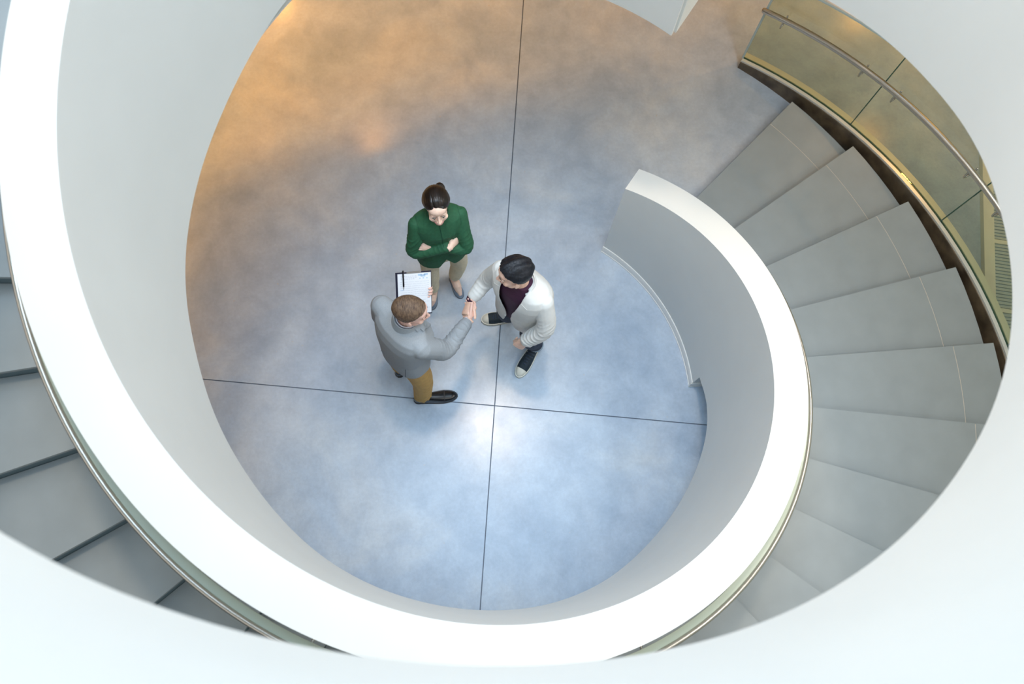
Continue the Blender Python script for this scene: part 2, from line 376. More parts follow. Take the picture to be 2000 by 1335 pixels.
# walls of the hall (beyond the frame, they keep the ground floor dim under the slab)
for nm, c, h, lb in (('wall_north', (0, 10.4, 1.6), (10.5, 0.1, 1.62), 'dim far wall of the hall'), ('wall_south', (0, -8.0, 1.6), (10.5, 0.1, 1.62), 'near wall of the hall'), ('wall_west', (-10.3, 1.2, 1.6), (0.1, 9.3, 1.62), 'left wall of the hall'),):
    tag(MB().box(c, h).build(nm, M_BWALL), lb + ' beyond the stairs', kind='structure')

# ---- sill and floor grille seen through the glass
e1 = Vector((0.16, 0.96)).normalized(); e2 = Vector((e1.y, -e1.x)); s0 = Vector((3.87 * K, 2.16 * K))
def quad(a0, a1, b0, b1): return [tuple(s0 + e1 * a + e2 * b) for a, b in ((a0, b0), (a1, b0), (a1, b1), (a0, b1))]
tr = empty('trim_1'); tag(tr, 'cream metal sill strip on the floor behind the tinted glass', kind='structure')
MB().prism(quad(-1.4, 1.25, 0.0, 0.055), 0.0, 0.05).build('sill', M_SILL, tr)
MB().prism(quad(-1.4, 1.25, 0.062, 0.10), 0.0, 0.035).build('sill', M_SILL, tr)
fg = empty('floor_grille'); tag(fg, 'ribbed grey floor grille beyond the cream sill behind the glass', 'grille')
for k in range(-2, 2):
    a0 = 0.30 + k * 0.63
    MB().prism(quad(a0, a0 + 0.035, 0.105, 0.9), 0.0, 0.02).build('divider', M_SILL, fg)
    for j in range(19):
        b0 = a0 + 0.045 + j * 0.0308
        MB().prism(quad(b0, b0 + 0.020, 0.105, 0.9), 0.0, 0.012).build('slat', M_GRILLE, fg)
# glazed facade beyond the grille
wi = empty('window_1'); tag(wi, 'tall glazed facade with pale metal mullions beyond the floor grille', kind='structure')
M_CLEAR = glass_material('clear_glass', (0.93, 0.96, 0.93))
for k in range(-6, 5):
    MB().prism(quad(k * 1.5, k * 1.5 + 0.06, 0.95, 1.07), 0.0, ZC0).build('mullion', M_SILL, wi)
    MB().prism(quad(k * 1.5 + 0.06, k * 1.5 + 1.5, 1.0, 1.012), 0.0, ZC0).build('pane', M_CLEAR, wi)
#PEOPLE#

# ================================================================== people
def V(*a): return Vector(a)
def remesh(mb, name, voxel, smooth_it=3, fac=0.5):
    me = mb.mesh(name); o = bpy.data.objects.new(name, me); COL.objects.link(o)
    m = o.modifiers.new('r', 'REMESH'); m.mode = 'VOXEL'; m.voxel_size = voxel; m.use_smooth_shade = True
    if smooth_it:
        s = o.modifiers.new('s', 'SMOOTH'); s.factor = fac; s.iterations = smooth_it
    dg = bpy.context.evaluated_depsgraph_get()
    res = bpy.data.meshes.new_from_object(o.evaluated_get(dg))
    bpy.data.objects.remove(o); bpy.data.meshes.remove(me); res.name = name
    return res
def frame(fwd):
    f = Vector((fwd[0], fwd[1], 0)).normalized(); u = Vector((0, 0, 1)); r = f.cross(u).normalized()
    return r, f, u
def torso(mb, secs, r, n=28):
    """secs: (centre, half width, half depth, right dir); horizontal super-ellipse rings"""
    rg = []
    for c, a, b, rd in secs:
        f = Vector((0, 0, 1)).cross(rd); ring = []
        for j in range(n):
            t = 2 * math.pi * j / n; ct, st = math.cos(t), math.sin(t); e = 0.82
            ring.append(Vector(c) + rd * (a * math.copysign(abs(ct) ** e, ct)) + f * (b * math.copysign(abs(st) ** e, st)))
        rg.append(ring)
    return mb.rings(rg)
def chain(pts, rads, k=6):
    """smooth (Catmull-Rom) resample of a limb"""
    P = [Vector(p) for p in pts]; P = [2 * P[0] - P[1]] + P + [2 * P[-1] - P[-2]]; op = []; orr = []
    for i in range(1, len(P) - 2):
        for j in range(k):
            t = j / k; a, b, c, d = P[i - 1:i + 3]
            op.append(0.5 * ((2 * b) + (c - a) * t + (2 * a - 5 * b + 4 * c - d) * t * t + (3 * b - a - 3 * c + d) * t ** 3)); orr.append(rads[i - 1] * (1 - t) + rads[i] * t)
    op.append(P[-2]); orr.append(rads[-1]); return op, orr
def limb(mb, pts, rads, n=16): 
    p, q = chain(pts, rads); return mb.tube(p, q, n)
def hand(mb, wrist, d, nrm, side, curl, thumb=(0.75, 0.6, 0.25), s=1.0, spread=0.05, thumb_bend=0.35):
    d = Vector(d).normalized(); nrm = Vector(nrm); nrm = (nrm - d * nrm.dot(d)).normalized(); lat = d.cross(nrm) * side; w = Vector(wrist)
    rg = []
    for t, a, b in ((-0.03, 0.026, 0.021), (0.0, 0.027, 0.020), (0.03, 0.034, 0.018), (0.06, 0.040, 0.015), (0.088, 0.041, 0.0125), (0.098, 0.036, 0.009)):
        rg.append([w + d * (t * s) + lat * (a * s * math.cos(2 * math.pi * j / 14)) + nrm * (b * s * math.sin(2 * math.pi * j / 14)) for j in range(14)])
    mb.rings(rg)
    tips = []
    for k, (off, L) in enumerate(((0.031, 0.070), (0.0105, 0.079), (-0.0105, 0.073), (-0.0305, 0.057))):
        p = w + d * (0.086 * s - abs(off) * 0.12) + lat * off * s; a = 0.0
        dd = (d + lat * off * spread * 20).normalized(); pts = [p - dd * 0.012]; rad = [0.0088 * s]
        for q, (fr, rr) in enumerate(((0.46, 0.0088), (0.30, 0.0080), (0.24, 0.0068))):
            a += curl[k] * (1.0, 1.15, 0.8)[q]
            p = p + (dd * math.cos(a) + nrm * math.sin(a)) * (L * fr * s); pts.append(p); rad.append(rr * s)
        mb.tube(pts, rad, 10); tips.append(pts[-1])
    b0 = w + d * 0.022 * s + lat * 0.022 * s + nrm * 0.006 * s
    td = (lat * thumb[0] + d * thumb[1] + nrm * thumb[2]).normalized(); t2 = (td * (1 - thumb_bend) + d * thumb_bend + nrm * 0.1).normalized()
    p1 = b0 + td * 0.038 * s; p2 = p1 + t2 * 0.032 * s; p3 = p2 + (t2 + d * 0.3).normalized() * 0.022 * s
    mb.tube([b0, p1, p2, p3], [0.015 * s, 0.0115 * s, 0.0098 * s, 0.0082 * s], 10)
    return tips
# ---- heads (origin between the ears at eye height, +Y = face, Z = up)
HEAD = [((0, -0.014, 0.030), (0.077, 0.098, 0.084)), ((0, 0.028, -0.030), (0.062, 0.062, 0.078)), ((0, 0.056, -0.098), (0.027, 0.026, 0.019)),
        ((0.030, 0.020, -0.072), (0.032, 0.046, 0.030)), ((-0.030, 0.020, -0.072), (0.032, 0.046, 0.030)),
        ((0.040, 0.060, -0.030), (0.024, 0.022, 0.020)), ((-0.040, 0.060, -0.030), (0.024, 0.022, 0.020)), ((0, 0.055, 0.045), (0.058, 0.040, 0.040)),
        ((0.030, 0.080, 0.017), (0.024, 0.012, 0.008)), ((-0.030, 0.080, 0.017), (0.024, 0.012, 0.008))]
def head_mat(c, yaw, pitch, roll=0.0, s=1.0):
    # yaw: world heading of the face in degrees (0 = +X); pitch > 0 looks down
    return Matrix.Translation(c) @ Matrix.Rotation(R(yaw - 90), 4, 'Z') @ Matrix.Rotation(R(-pitch), 4, 'X') @ Matrix.Rotation(R(roll), 4, 'Y') @ Matrix.Scale(s, 4)
def add_head(mb, HM, neck_base, neck_r, ears=True):
    h = MB()
    for c, r in HEAD: h.ellip(c, r)
    h.tube([(0, 0.086, 0.012), (0, 0.097, -0.012), (0, 0.108, -0.034)], [0.0075, 0.009, 0.012], 10)
    for sx in (-1, 1):
        h.ellip((sx * 0.012, 0.097, -0.039), (0.008, 0.010, 0.007)); 
        if not ears: continue
        E = Matrix.Rotation(R(-sx * 22), 3, 'Z'); h.ellip((sx * 0.081, -0.004, -0.012), (0.0085, 0.019, 0.031), E); h.ellip((sx * 0.078, 0.006, -0.036), (0.007, 0.010, 0.011), E)
    h.ellip((0, 0.084, -0.064), (0.026, 0.012, 0.012))
    h.xform(HM); mb.add(h.v, h.f)
    a = HM @ Vector((0, -0.022, -0.02)); b = HM @ Vector((0, -0.018, -0.085)); nb = Vector(neck_base)
    limb(mb, [a, b, (b + nb) / 2, nb], [neck_r * 0.95, neck_r, neck_r, neck_r * 1.15])
def head_radius(d):
    best = 0.0
    for c, r in HEAD:
        cx, cy, cz = (-c[0] / r[0], -c[1] / r[1], -c[2] / r[2]); dx, dy, dz = d.x / r[0], d.y / r[1], d.z / r[2]
        A = dx * dx + dy * dy + dz * dz; B = 2 * (cx * dx + cy * dy + cz * dz); C = cx * cx + cy * cy + cz * cz - 1
        D = B * B - 4 * A * C
        if D > 0:
            t = (-B + math.sqrt(D)) / (2 * A); best = max(best, t)
    return best
def sstep(a, b, x): t = min(1, max(0, (x - a) / (b - a))); return t * t * (3 - 2 * t)
def hair_mesh(name, HM, line, thick, rough, nscale, seed, nu=150, nv=100, fray=0.12):
    rg = []
    for i in range(1, nv):
        t = math.pi * i / nv; ring = []
        for j in range(nu):
            a = 2 * math.pi * j / nu; d = Vector((math.sin(t) * math.cos(a), math.sin(t) * math.sin(a), -math.cos(t)))
            rr = head_radius(d); p = d * rr; mk = line(p)
            nz = noise.noise(Vector((p.x * nscale[0], p.y * nscale[1], p.z * nscale[2])) + Vector((seed, 0, 0)))
            nz += 0.5 * noise.noise(Vector((p.x * nscale[0], p.y * nscale[1], p.z * nscale[2])) * 2.3 + Vector((0, seed, 0)))
            mk = sstep(0.25, 0.75, mk + nz * fray)
            ring.append(HM @ (d * (rr - 0.012 * (1 - mk) + mk * (thick(p) + rough * nz))))
        rg.append(ring)
    return MB().rings(rg)
def face_bits(parent, HM, lips_c, brow_c, smile=False, lash=True):
    ml = MATS.get('lips_' + lips_c[0]) or mat('lips_' + lips_c[0], lips_c[1], 0.4)
    mbw = MATS.get('brow_' + brow_c[0]) or mat('brow_' + brow_c[0], brow_c[1], 0.7)
    me = MATS.get('eye_white') or mat('eye_white', (0.75, 0.72, 0.68), 0.2)
    mi = MATS.get('iris_dark') or mat('iris_dark', (0.03, 0.02, 0.015), 0.15)
    for sx in (-1, 1):
        e = MB().ellip((sx * 0.031, 0.0775, -0.003), (0.0135, 0.0115, 0.008)).xform(HM).build('eye', me, parent, 180)
        MB().ellip((sx * 0.031, 0.0868, -0.005), (0.0058, 0.0035, 0.0055)).xform(HM).build('iris', mi, e, 180)
        MB().tube([(sx * 0.013, 0.0905, 0.019), (sx * 0.030, 0.0925, 0.0255), (sx * 0.050, 0.080, 0.020)], [0.0018, 0.0023, 0.0012], 8).xform(HM).build('eyebrow', mbw, parent, 180)
        if lash: MB().tube([(sx * 0.017, 0.087, -0.001), (sx * 0.031, 0.0915, 0.0045), (sx * 0.046, 0.080, 0.001)], [0.0009, 0.0015, 0.0010], 8).xform(HM).build('eyelashes', mi, parent, 180)
    z0 = -0.064; w = 0.030 if smile else 0.023; up = 0.010 if smile else 0.0
    def arc(dz, dy, q): return [(x * w, 0.0965 - 0.014 * x * x + dy, z0 + dz * (1 - x * x * 0.8) + up * x * x) for x in frange(-1, 1, 8)]
    o = 0.006 if smile else 0.0032
    lp = MB().tube(arc(o, 0.0, 1), [0.0022, 0.003, 0.0038, 0.0042, 0.004, 0.0042, 0.0038, 0.003, 0.0022], 8).tube(arc(-o - 0.001, -0.001, -1), [0.0022, 0.0034, 0.0045, 0.0052, 0.0054, 0.0052, 0.0045, 0.0034, 0.0022], 8).xform(HM).build('lips', ml, parent, 180)
    if smile:
        mt = MATS.get('teeth') or mat('teeth', (0.85, 0.83, 0.78), 0.2)
        MB().tube([(x * 0.024, 0.0945 - 0.013 * x * x, z0 + 0.004 * x * x) for x in frange(-1, 1, 8)], 0.0050, 8).xform(HM).build('teeth', mt, parent, 180)
# ---- shoes: local +Y from heel (0) to toe (L), ground z = 0
def shoe_ring(t, L, w, h, z0, n=18, pw=0.75):
    ring = []
    for j in range(n + 1):
        a = math.pi * j / n; ca, sa = math.cos(a), math.sin(a)
        ring.append((w * math.copysign(abs(ca) ** pw, ca), t * L, z0 + h * (sa ** 0.8)))
    return ring
def foot_w(t, wmax, toe=0.5, heel=0.7):
    if t < 0.12: return wmax * heel * math.sqrt(max(0.0, 1 - ((0.12 - t) / 0.12) ** 2) * 0.92 + 0.08)
    if t < 0.68: return wmax * (heel + (1 - heel) * sstep(0.15, 0.68, t))
    u = (t - 0.68) / 0.32; return wmax * math.sqrt(max(0.012, 1 - u ** (1.6 + toe)))
def upper(ts, L, wmax, hfun, z0, off=0.0, toe=0.5, pw=0.75):
    rd = lambda t: math.sqrt(max(0.05, 1 - (max(0, t - 0.86) / 0.14) ** 2)) * math.sqrt(max(0.3, 1 - (max(0, 0.06 - t) / 0.06) ** 2))
    mb = MB(); mb.rings([shoe_ring(t, L, foot_w(t, wmax, toe) + off, max(0.004, hfun(t) * rd(t) + off), z0, pw=pw) for t in ts]); return mb
def sole(L, wmax, z0, z1, off, toe=0.5, y0=0.0, y1=1.0):
    ts = frange(y0, y1, 30); pl = [(foot_w(t, wmax, toe) + off, (t - 0.5) * (L + 2 * off) + L / 2) for t in ts]
    return MB().prism(pl + [(-x, y) for x, y in reversed(pl)], z0, z1)
def shoe_mat(heel, toe_pt):
    h = Vector((heel[0], heel[1], 0)); t = Vector((toe_pt[0], toe_pt[1], 0)); d = t - h
    return Matrix.Translation(h) @ Matrix.Rotation(math.atan2(-d.x, d.y), 4, 'Z'), d.length
def fold_displace(me, chains, amp, freq, seed):
    """cloth folds: ripple the surface across each limb, strongest near the bends"""
    segs = []
    for pts, lo, hi in chains:
        P = [Vector(p) for p in pts]; s = 0
        for a, b in zip(P, P[1:]):
            segs.append((a, b, s, lo, hi)); s += (b - a).length
    co = [v.co.copy() for v in me.vertices]; nr = [v.normal.copy() for v in me.vertices]
    for i, p in enumerate(co):
        best = 1e9; bs = 0; k = 0; bp = None
        for a, b, s, lo, hi in segs:
            ab = b - a; t = min(1, max(0, (p - a).dot(ab) / ab.length_squared)); q = a + ab * t; dd = (p - q).length
            if dd < best: best = dd; bs = s + t * ab.length; k = (lo, hi); bp = (p - q)
        if best < 0.085:
            w = sstep(k[0], k[0] + 0.05, bs) * (1 - sstep(k[1] - 0.05, k[1], bs)) * (1 - sstep(0.06, 0.085, best))
            n1 = noise.noise(p * 11 + Vector((seed, 0, 0))); n2 = noise.noise(p * 23 + Vector((0, seed, 0))); n3 = noise.noise(p * 5 + Vector((0, 0, seed)))
            rg_ = 1 - abs(math.sin(bs * freq * 0.5 + n1 * 3.2 + bp.x * 55 + bp.y * 42 + bp.z * 38))
            me.vertices[i].co = p + nr[i] * (amp * (w * (rg_ * rg_ * 1.4 * (0.35 + 0.65 * sstep(-0.3, 0.3, n3)) - 0.4) + 0.35 * n1))
        else:
            n1 = noise.noise(Vector((p.x * 7, p.y * 7, p.z * 4)) + Vector((seed, 3, 1)))
            me.vertices[i].co = p + nr[i] * amp * 0.8 * n1
    me.update()
def patch(bvh, c, r, f, quad_uv, off, nu=8, nv=8, thick=0.004, down=None):
    """small cloth piece laid on a garment: corners (u across, z height); projected along -f (front) onto the surface"""
    mb = MB(); top = []; bot = []
    (a, b, cc, d) = quad_uv
    for i in range(nu + 1):
        for j in range(nv + 1):
            s, t = i / nu, j / nv
            u = (a[0] * (1 - s) + b[0] * s) * (1 - t) + (d[0] * (1 - s) + cc[0] * s) * t; z = (a[1] * (1 - s) + b[1] * s) * (1 - t) + (d[1] * (1 - s) + cc[1] * s) * t
            o = Vector((c[0], c[1], 0)) + r * u + f * 0.20 + Vector((0, 0, z)); hit = bvh.ray_cast(o, down or -f)
            if hit[0] is None: hit = (o - f * 0.08, f)
            nn = hit[1] if hit[1].dot(f) > 0 or down else -hit[1]
            top.append(hit[0] + nn * (off + thick)); bot.append(hit[0] + nn * off)
    n = nv + 1; N = len(top); fs = []
    for i in range(nu):
        for j in range(nv):
            q = (i * n + j, (i + 1) * n + j, (i + 1) * n + j + 1, i * n + j + 1); fs.append(q); fs.append(tuple(x + N for x in reversed(q)))
    edge = [(i * n, (i + 1) * n) for i in range(nu)] + [(i * n + nv, (i + 1) * n + nv) for i in range(nu)] + [(j, j + 1) for j in range(nv)] + [(nu * n + j, nu * n + j + 1) for j in range(nv)]
    for x, y in edge: fs.append((x, y, y + N, x + N))
    return mb.add(top + bot, fs)
def patch_plan(bvh, q, off, nu=8, nv=8, thick=0.005):
    """cloth piece laid on a garment from above; q = four (x, y) corners"""
    top = []; bot = []
    for i in range(nu + 1):
        for j in range(nv + 1):
            s, t = i / nu, j / nv
            xy = [(q[0][k] * (1 - s) + q[1][k] * s) * (1 - t) + (q[3][k] * (1 - s) + q[2][k] * s) * t for k in (0, 1)]
            h = bvh.ray_cast(Vector((xy[0], xy[1], 3.0)), Vector((0, 0, -1)))
            pt, nn = (h[0], h[1] if h[1].z > 0 else -h[1]) if h[0] else (Vector((xy[0], xy[1], 1.3)), Vector((0, 0, 1)))
            top.append(pt + nn * (off + thick)); bot.append(pt + nn * off)
    n = nv + 1; N = len(top); fs = []
    for i in range(nu):
        for j in range(nv):
            a = (i * n + j, (i + 1) * n + j, (i + 1) * n + j + 1, i * n + j + 1); fs.append(a); fs.append(tuple(x + N for x in reversed(a)))
    for x, y in [(i * n, (i + 1) * n) for i in range(nu)] + [(i * n + nv, (i + 1) * n + nv) for i in range(nu)] + [(j, j + 1) for j in range(nv)] + [(nu * n + j, nu * n + j + 1) for j in range(nv)]: fs.append((x, y, y + N, x + N))
    return MB().add(top + bot, fs)
def smooth_rim(me, it=12):
    bm = bmesh.new(); bm.from_mesh(me); bm.verts.ensure_lookup_table()
    rim = [(v, [e.other_vert(v) for e in v.link_edges if e.is_boundary]) for v in bm.verts if v.is_boundary]
    for _ in range(it):
        new = [(v, v.co * 0.4 + sum((n.co for n in nb), Vector()) / len(nb) * 0.6) for v, nb in rim if len(nb) == 2]
        for v, c in new: v.co = c
    bm.to_mesh(me); bm.free(); return me
def bvh_of(me): return BVHTree.FromPolygons([v.co.copy() for v in me.vertices], [tuple(p.vertices) for p in me.polygons])
def lerp(a, b, t): return Vector(a) * (1 - t) + Vector(b) * t
def skin(name, col):
    m = mat(name, col, 0.48, var=0.06, vscale=40, bump=0.03, bscale=150)
    b = m.node_tree.nodes['Principled BSDF']; b.inputs['Subsurface Weight'].default_value = 0.12; b.inputs['Subsurface Radius'].default_value = (0.01, 0.004, 0.002)
    return m
SK1 = skin('skin_fair', (0.93, 0.66, 0.53)); SK2 = skin('skin_rosy', (0.88, 0.56, 0.46)); SK3 = skin('skin_tan', (0.84, 0.55, 0.42))
SKD = SK1
def cut_front(me, test):
    bm = bmesh.new(); bm.from_mesh(me); bmesh.ops.delete(bm, geom=[fc for fc in bm.faces if test(fc.calc_center_median())], context='FACES')
    bm.to_mesh(me); bm.free(); return me

# ------------------------------------------------------------------ woman in green, arms folded
def woman():
    root = empty('person', (-0.33, 2.20, 0)); tag(root, 'person with dark pinned-up hair in a green jacket, arms folded, smiling downwards', 'person')
    r, f, u = frame((0.27, -0.963))
    C = lambda z: lerp((-0.330, 2.215, 0.85), (-0.322, 2.225, 1.40), (z - 0.85) / 0.55).xy.to_3d() + V(0, 0, z)
    HM = head_mat(V(-0.316, 2.205, 1.520), -80, -7, 0, 0.97)
    shR, shL = C(1.315) + r * 0.150, C(1.315) - r * 0.150
    elR, elL = V(-0.492, 2.085, 1.065), V(-0.145, 2.118, 1.060)
    wrR, wrL = V(-0.246, 2.090, 1.145), V(-0.352, 2.105, 1.125)
    hiR, hiL = C(0.90) + r * 0.085, C(0.90) - r * 0.085
    knR, knL = V(-0.428, 2.165, 0.50), V(-0.212, 2.250, 0.50)
    anR, anL = V(-0.432, 2.150, 0.11), V(-0.262, 2.262, 0.11)
    b = MB(); add_head(b, HM, C(1.375) - f * 0.015, 0.046, False)
    torso(b, [(C(0.86), 0.14, 0.09, r), (C(1.0), 0.12, 0.085, r), (C(1.2), 0.13, 0.09, r), (C(1.32), 0.13, 0.075, r), (C(1.385), 0.06, 0.05, r)], r)
    limb(b, [shR, elR, wrR], [0.036, 0.032, 0.026]); limb(b, [shL, elL, wrL], [0.036, 0.032, 0.026])
    hand(b, wrR, V(0.66, 0.74, 0.02), V(-0.6, 0.70, -0.3), 1, (0.35, 0.35, 0.35, 0.35), s=0.92)
    hand(b, wrL, V(-0.90, -0.12, 0.28), V(-0.10, 0.80, -0.6), -1, (0.12, 0.14, 0.16, 0.18), s=0.92, thumb=(0.6, 0.8, 0.1), spread=0.14)
    for hi, kn, an, toe in ((hiR, knR, anR, V(-0.447, 2.055, 0.03)), (hiL, knL, anL, V(-0.215, 2.150, 0.03))):
        limb(b, [hi, kn, an], [0.075, 0.045, 0.034])
        d = (toe - an); d.z = 0; d.normalize(); heel = V(an.x, an.y, 0.055) - d * 0.03
        b.tube([heel, V(an.x, an.y, 0.075) + d * 0.03, V(an.x, an.y, 0.066) + d * 0.065, V(toe.x, toe.y, 0.03)], [0.030, 0.035, 0.034, 0.018], 12)
    body = child(obj('body', remesh(b, 'body', 0.0040, 1), SK1, None, 180), root)
    face_bits(body, HM, ('rose', (0.62, 0.27, 0.24)), ('brown', (0.10, 0.06, 0.045)), smile=True)
    # jacket
    j = MB()
    torso(j, [(C(0.80), 0.190, 0.135, r), (C(0.90), 0.182, 0.130, r), (C(1.02), 0.150, 0.112, r), (C(1.16), 0.160, 0.122, r), (C(1.24), 0.165, 0.125, r), (C(1.31), 0.178, 0.100, r), (C(1.35), 0.160, 0.082, r), (C(1.382), 0.105, 0.066, r), (C(1.41), 0.070, 0.055, r)], r)
    limb(j, [shR, lerp(shR, elR, 0.5), elR, lerp(elR, wrR, 0.9)], [0.052, 0.056, 0.050, 0.037]); limb(j, [shL, lerp(shL, elL, 0.5), elL, lerp(elL, wrL, 0.9)], [0.052, 0.056, 0.050, 0.037])
    jm = remesh(j, 'jacket', 0.0055, 4)
    fold_displace(jm, [([shR, elR, wrR], 0.08, 0.60), ([shL, elL, wrL], 0.08, 0.60)], 0.0048, 150, 2.0)
    def hem(q):
        d = q - C(q.z); a = d.dot(r); w = (q.z - 0.80) / 0.11
        return q.z < 0.803 or (d.dot(f) > 0.03 and abs(a + 0.012) < 0.062 * (1 - w))
    smooth_rim(cut_front(jm, hem), 6)
    MG = mat('green_wool', (0.020, 0.112, 0.052), 0.75, var=0.10, vscale=60, bump=0.06, bscale=500)
    jk = child(obj('jacket', jm, MG, None, 180), root); bv = bvh_of(jm)
    MGD = mat('dark_green_seam', (0.005, 0.055, 0.028), 0.8)
    sm = patch(bv, C(1), r, f, ((-0.0022, 1.165), (0.0022, 1.165), (0.0022, 1.395), (-0.0022, 1.395)), 0.0, 1, 40, 0.0018)
    sm.build('front_seam', MGD, jk, 40).matrix_parent_inverse = Matrix.Identity(4)
    mb = MB(); ring = []
    for t in frange(0, 2 * math.pi, 40)[:-1]:
        ring.append(C(1.40) + r * 0.073 * math.sin(t) + f * (0.060 * math.cos(t)) + V(0, 0, 0.008 - 0.020 * max(0, math.cos(t)) ** 3))
    rg = []
    for k, p in enumerate(ring):
        o = (p - C(1.40)); o.z = 0; o.normalize(); rg.append([p + o * 0.004 + V(0, 0, -0.02), p + o * 0.008 + V(0, 0, -0.01), p + o * 0.004 + V(0, 0, 0.012), p + V(0, 0, 0.012), p - o * 0.004 + V(0, 0, -0.01)])
    mb.rings(rg, closed=True).build('collar', MG, jk, 180)
    # shoulder seams
    for sd in (1, -1):
        sh = C(1.335) + r * 0.142 * sd; pts = []
        for t in frange(-1.9, 1.9, 20):
            o = V(0, 0, 1) * math.cos(t) + f * math.sin(t); h = bv.ray_cast(sh + o * 0.3, -o)
            if h[0]: pts.append(h[0] - o * 0.0006)
        if len(pts) > 3: MB().tube(pts, 0.0016, 6).build('sleeve_seam', MGD, jk, 180)
    # trousers
    t = MB(); torso(t, [(C(0.80), 0.155, 0.105, r), (C(0.88), 0.160, 0.108, r), (C(0.97), 0.140, 0.10, r)], r)
    limb(t, [hiR, knR, lerp(knR, anR, 0.82)], [0.088, 0.068, 0.052]); limb(t, [hiL, knL, lerp(knL, anL, 0.82)], [0.088, 0.068, 0.052])
    tm = remesh(t, 'trousers', 0.007, 3); fold_displace(tm, [([hiR, knR, anR], 0.15, 0.75), ([hiL, knL, anL], 0.15, 0.75)], 0.003, 90, 7.0)
    child(obj('trousers', tm, mat('beige_cotton', (0.72, 0.64, 0.46), 0.8, var=0.06, vscale=40, bump=0.05, bscale=300), None, 180), root)
    # hair: swept back from a side part into a low knot
    def line(p): return 0.5 + ((-p.y) + p.z * 1.15 - 0.026 + 0.52 * max(0, abs(p.x - 0.006) - 0.010)) * 17
    def thick(p): return (0.017 + 0.006 * sstep(0.0, 0.06, -p.y)) * (0.25 + 0.75 * sstep(0.5, 1.7, line(p))) - 0.006 * math.exp(-((p.x - 0.022) / 0.005) ** 2) * sstep(-0.02, 0.05, p.y)
    MH = mat('dark_brown_hair', (0.006, 0.0035, 0.003), 0.36, color2=(0.016, 0.009, 0.007), vscale=60, stretch=(1, 0.25, 0.4), bump=0.2, bscale=120, spec=0.5)
    hair = hair_mesh('hair', HM, line, thick, 0.0017, (150, 9, 14), 3.0, 220, 110, 0.02).build('hair', MH, None, 180); child(hair, root)
    kb = MB(); 
    for k in range(7):
        a0 = k * 0.9; kb.tube([V(-0.026, -0.104, 0.030) + V(0.028 * math.cos(a0 + s), 0.014 * math.sin(2 * a0 + s * 2) - 0.008, 0.030 * math.sin(a0 + s)) for s in frange(0, 2.6, 8)], [0.012, 0.017, 0.020, 0.021, 0.021, 0.020, 0.017, 0.014, 0.010], 8)
    kb.ellip((-0.026, -0.100, 0.030), (0.036, 0.030, 0.038)).xform(HM).build('hair_knot', MH, hair, 180)
    # pumps
    MP = mat('slate_leather', (0.19, 0.24, 0.31), 0.22, var=0.08, vscale=20, coat=0.4)
    for hl, te in (((-0.428, 2.205), (-0.450, 2.020)), ((-0.292, 2.312), (-0.203, 2.122))):
        SMt, L = shoe_mat(hl, te)
        hf = lambda t: 0.030 + 0.020 * sstep(0.35, 0.0, t) + 0.012 * math.sin(math.pi * min(1, max(0, (t - 0.45) / 0.5))) ** 1.0 - 0.020 * sstep(0.8, 1.0, t)
        up_ = upper([0, .02, .05, .1, .2, .3, .4, .5, .6, .66, .72, .78, .84, .9, .95, .98, 1.0], L, 0.040, hf, 0.010, 0.0, 0.3, 0.6).xform(SMt)
        s_ = child(up_.build('shoe', MP, None, 60), root)
        sole(L, 0.040, 0.0, 0.011, 0.001, 0.3).xform(SMt).build('sole', MATS.get('dark_sole') or mat('dark_sole', (0.03, 0.03, 0.035), 0.6), s_)
    return root
woman()

# ------------------------------------------------------------------ man in the grey blazer, clipboard in his left hand
BLACK = mat('black_leather', (0.008, 0.009, 0.012), 0.18, coat=0.6, var=0.2, vscale=20)
DSOLE = MATS.get('dark_sole') or mat('dark_sole', (0.03, 0.03, 0.035), 0.6)
def man_body(root, name_skin, HM, C, r, f, neck, sh, el, wr, hands, legs, neck_r=0.056):
    b = MB(); add_head(b, HM, neck, neck_r)
    torso(b, [(C(0.90), 0.15, 0.10, r), (C(1.05), 0.14, 0.095, r), (C(1.25), 0.155, 0.10, r), (C(1.40), 0.15, 0.085, r), (C(1.475), 0.075, 0.06, r)], r)
    for k in (0, 1): limb(b, [sh[k], el[k], wr[k]], [0.044, 0.038, 0.029])
    for h in hands: hand(b, *h[0], **h[1])
    for hi, kn, an in legs: limb(b, [hi, kn, an], [0.080, 0.052, 0.040])
    return child(obj('body', remesh(b, 'body', 0.0040, 1), name_skin, None, 180), root)
CBW, CBL = 0.243, 0.305
def clip_frame():
    TL = V(-0.604, 1.869, 1.220); ex = V(0.96, 0.165, -0.22).normalized(); ed = V(-0.10, -0.80, -0.60); ed = (ed - ex * ed.dot(ex)).normalized(); en = ed.cross(ex).normalized()
    if en.z < 0: en = -en
    return Matrix.Translation(TL) @ Matrix(((ex.x, ed.x, en.x), (ex.y, ed.y, en.y), (ex.z, ed.z, en.z))).to_4x4()
CB = clip_frame()
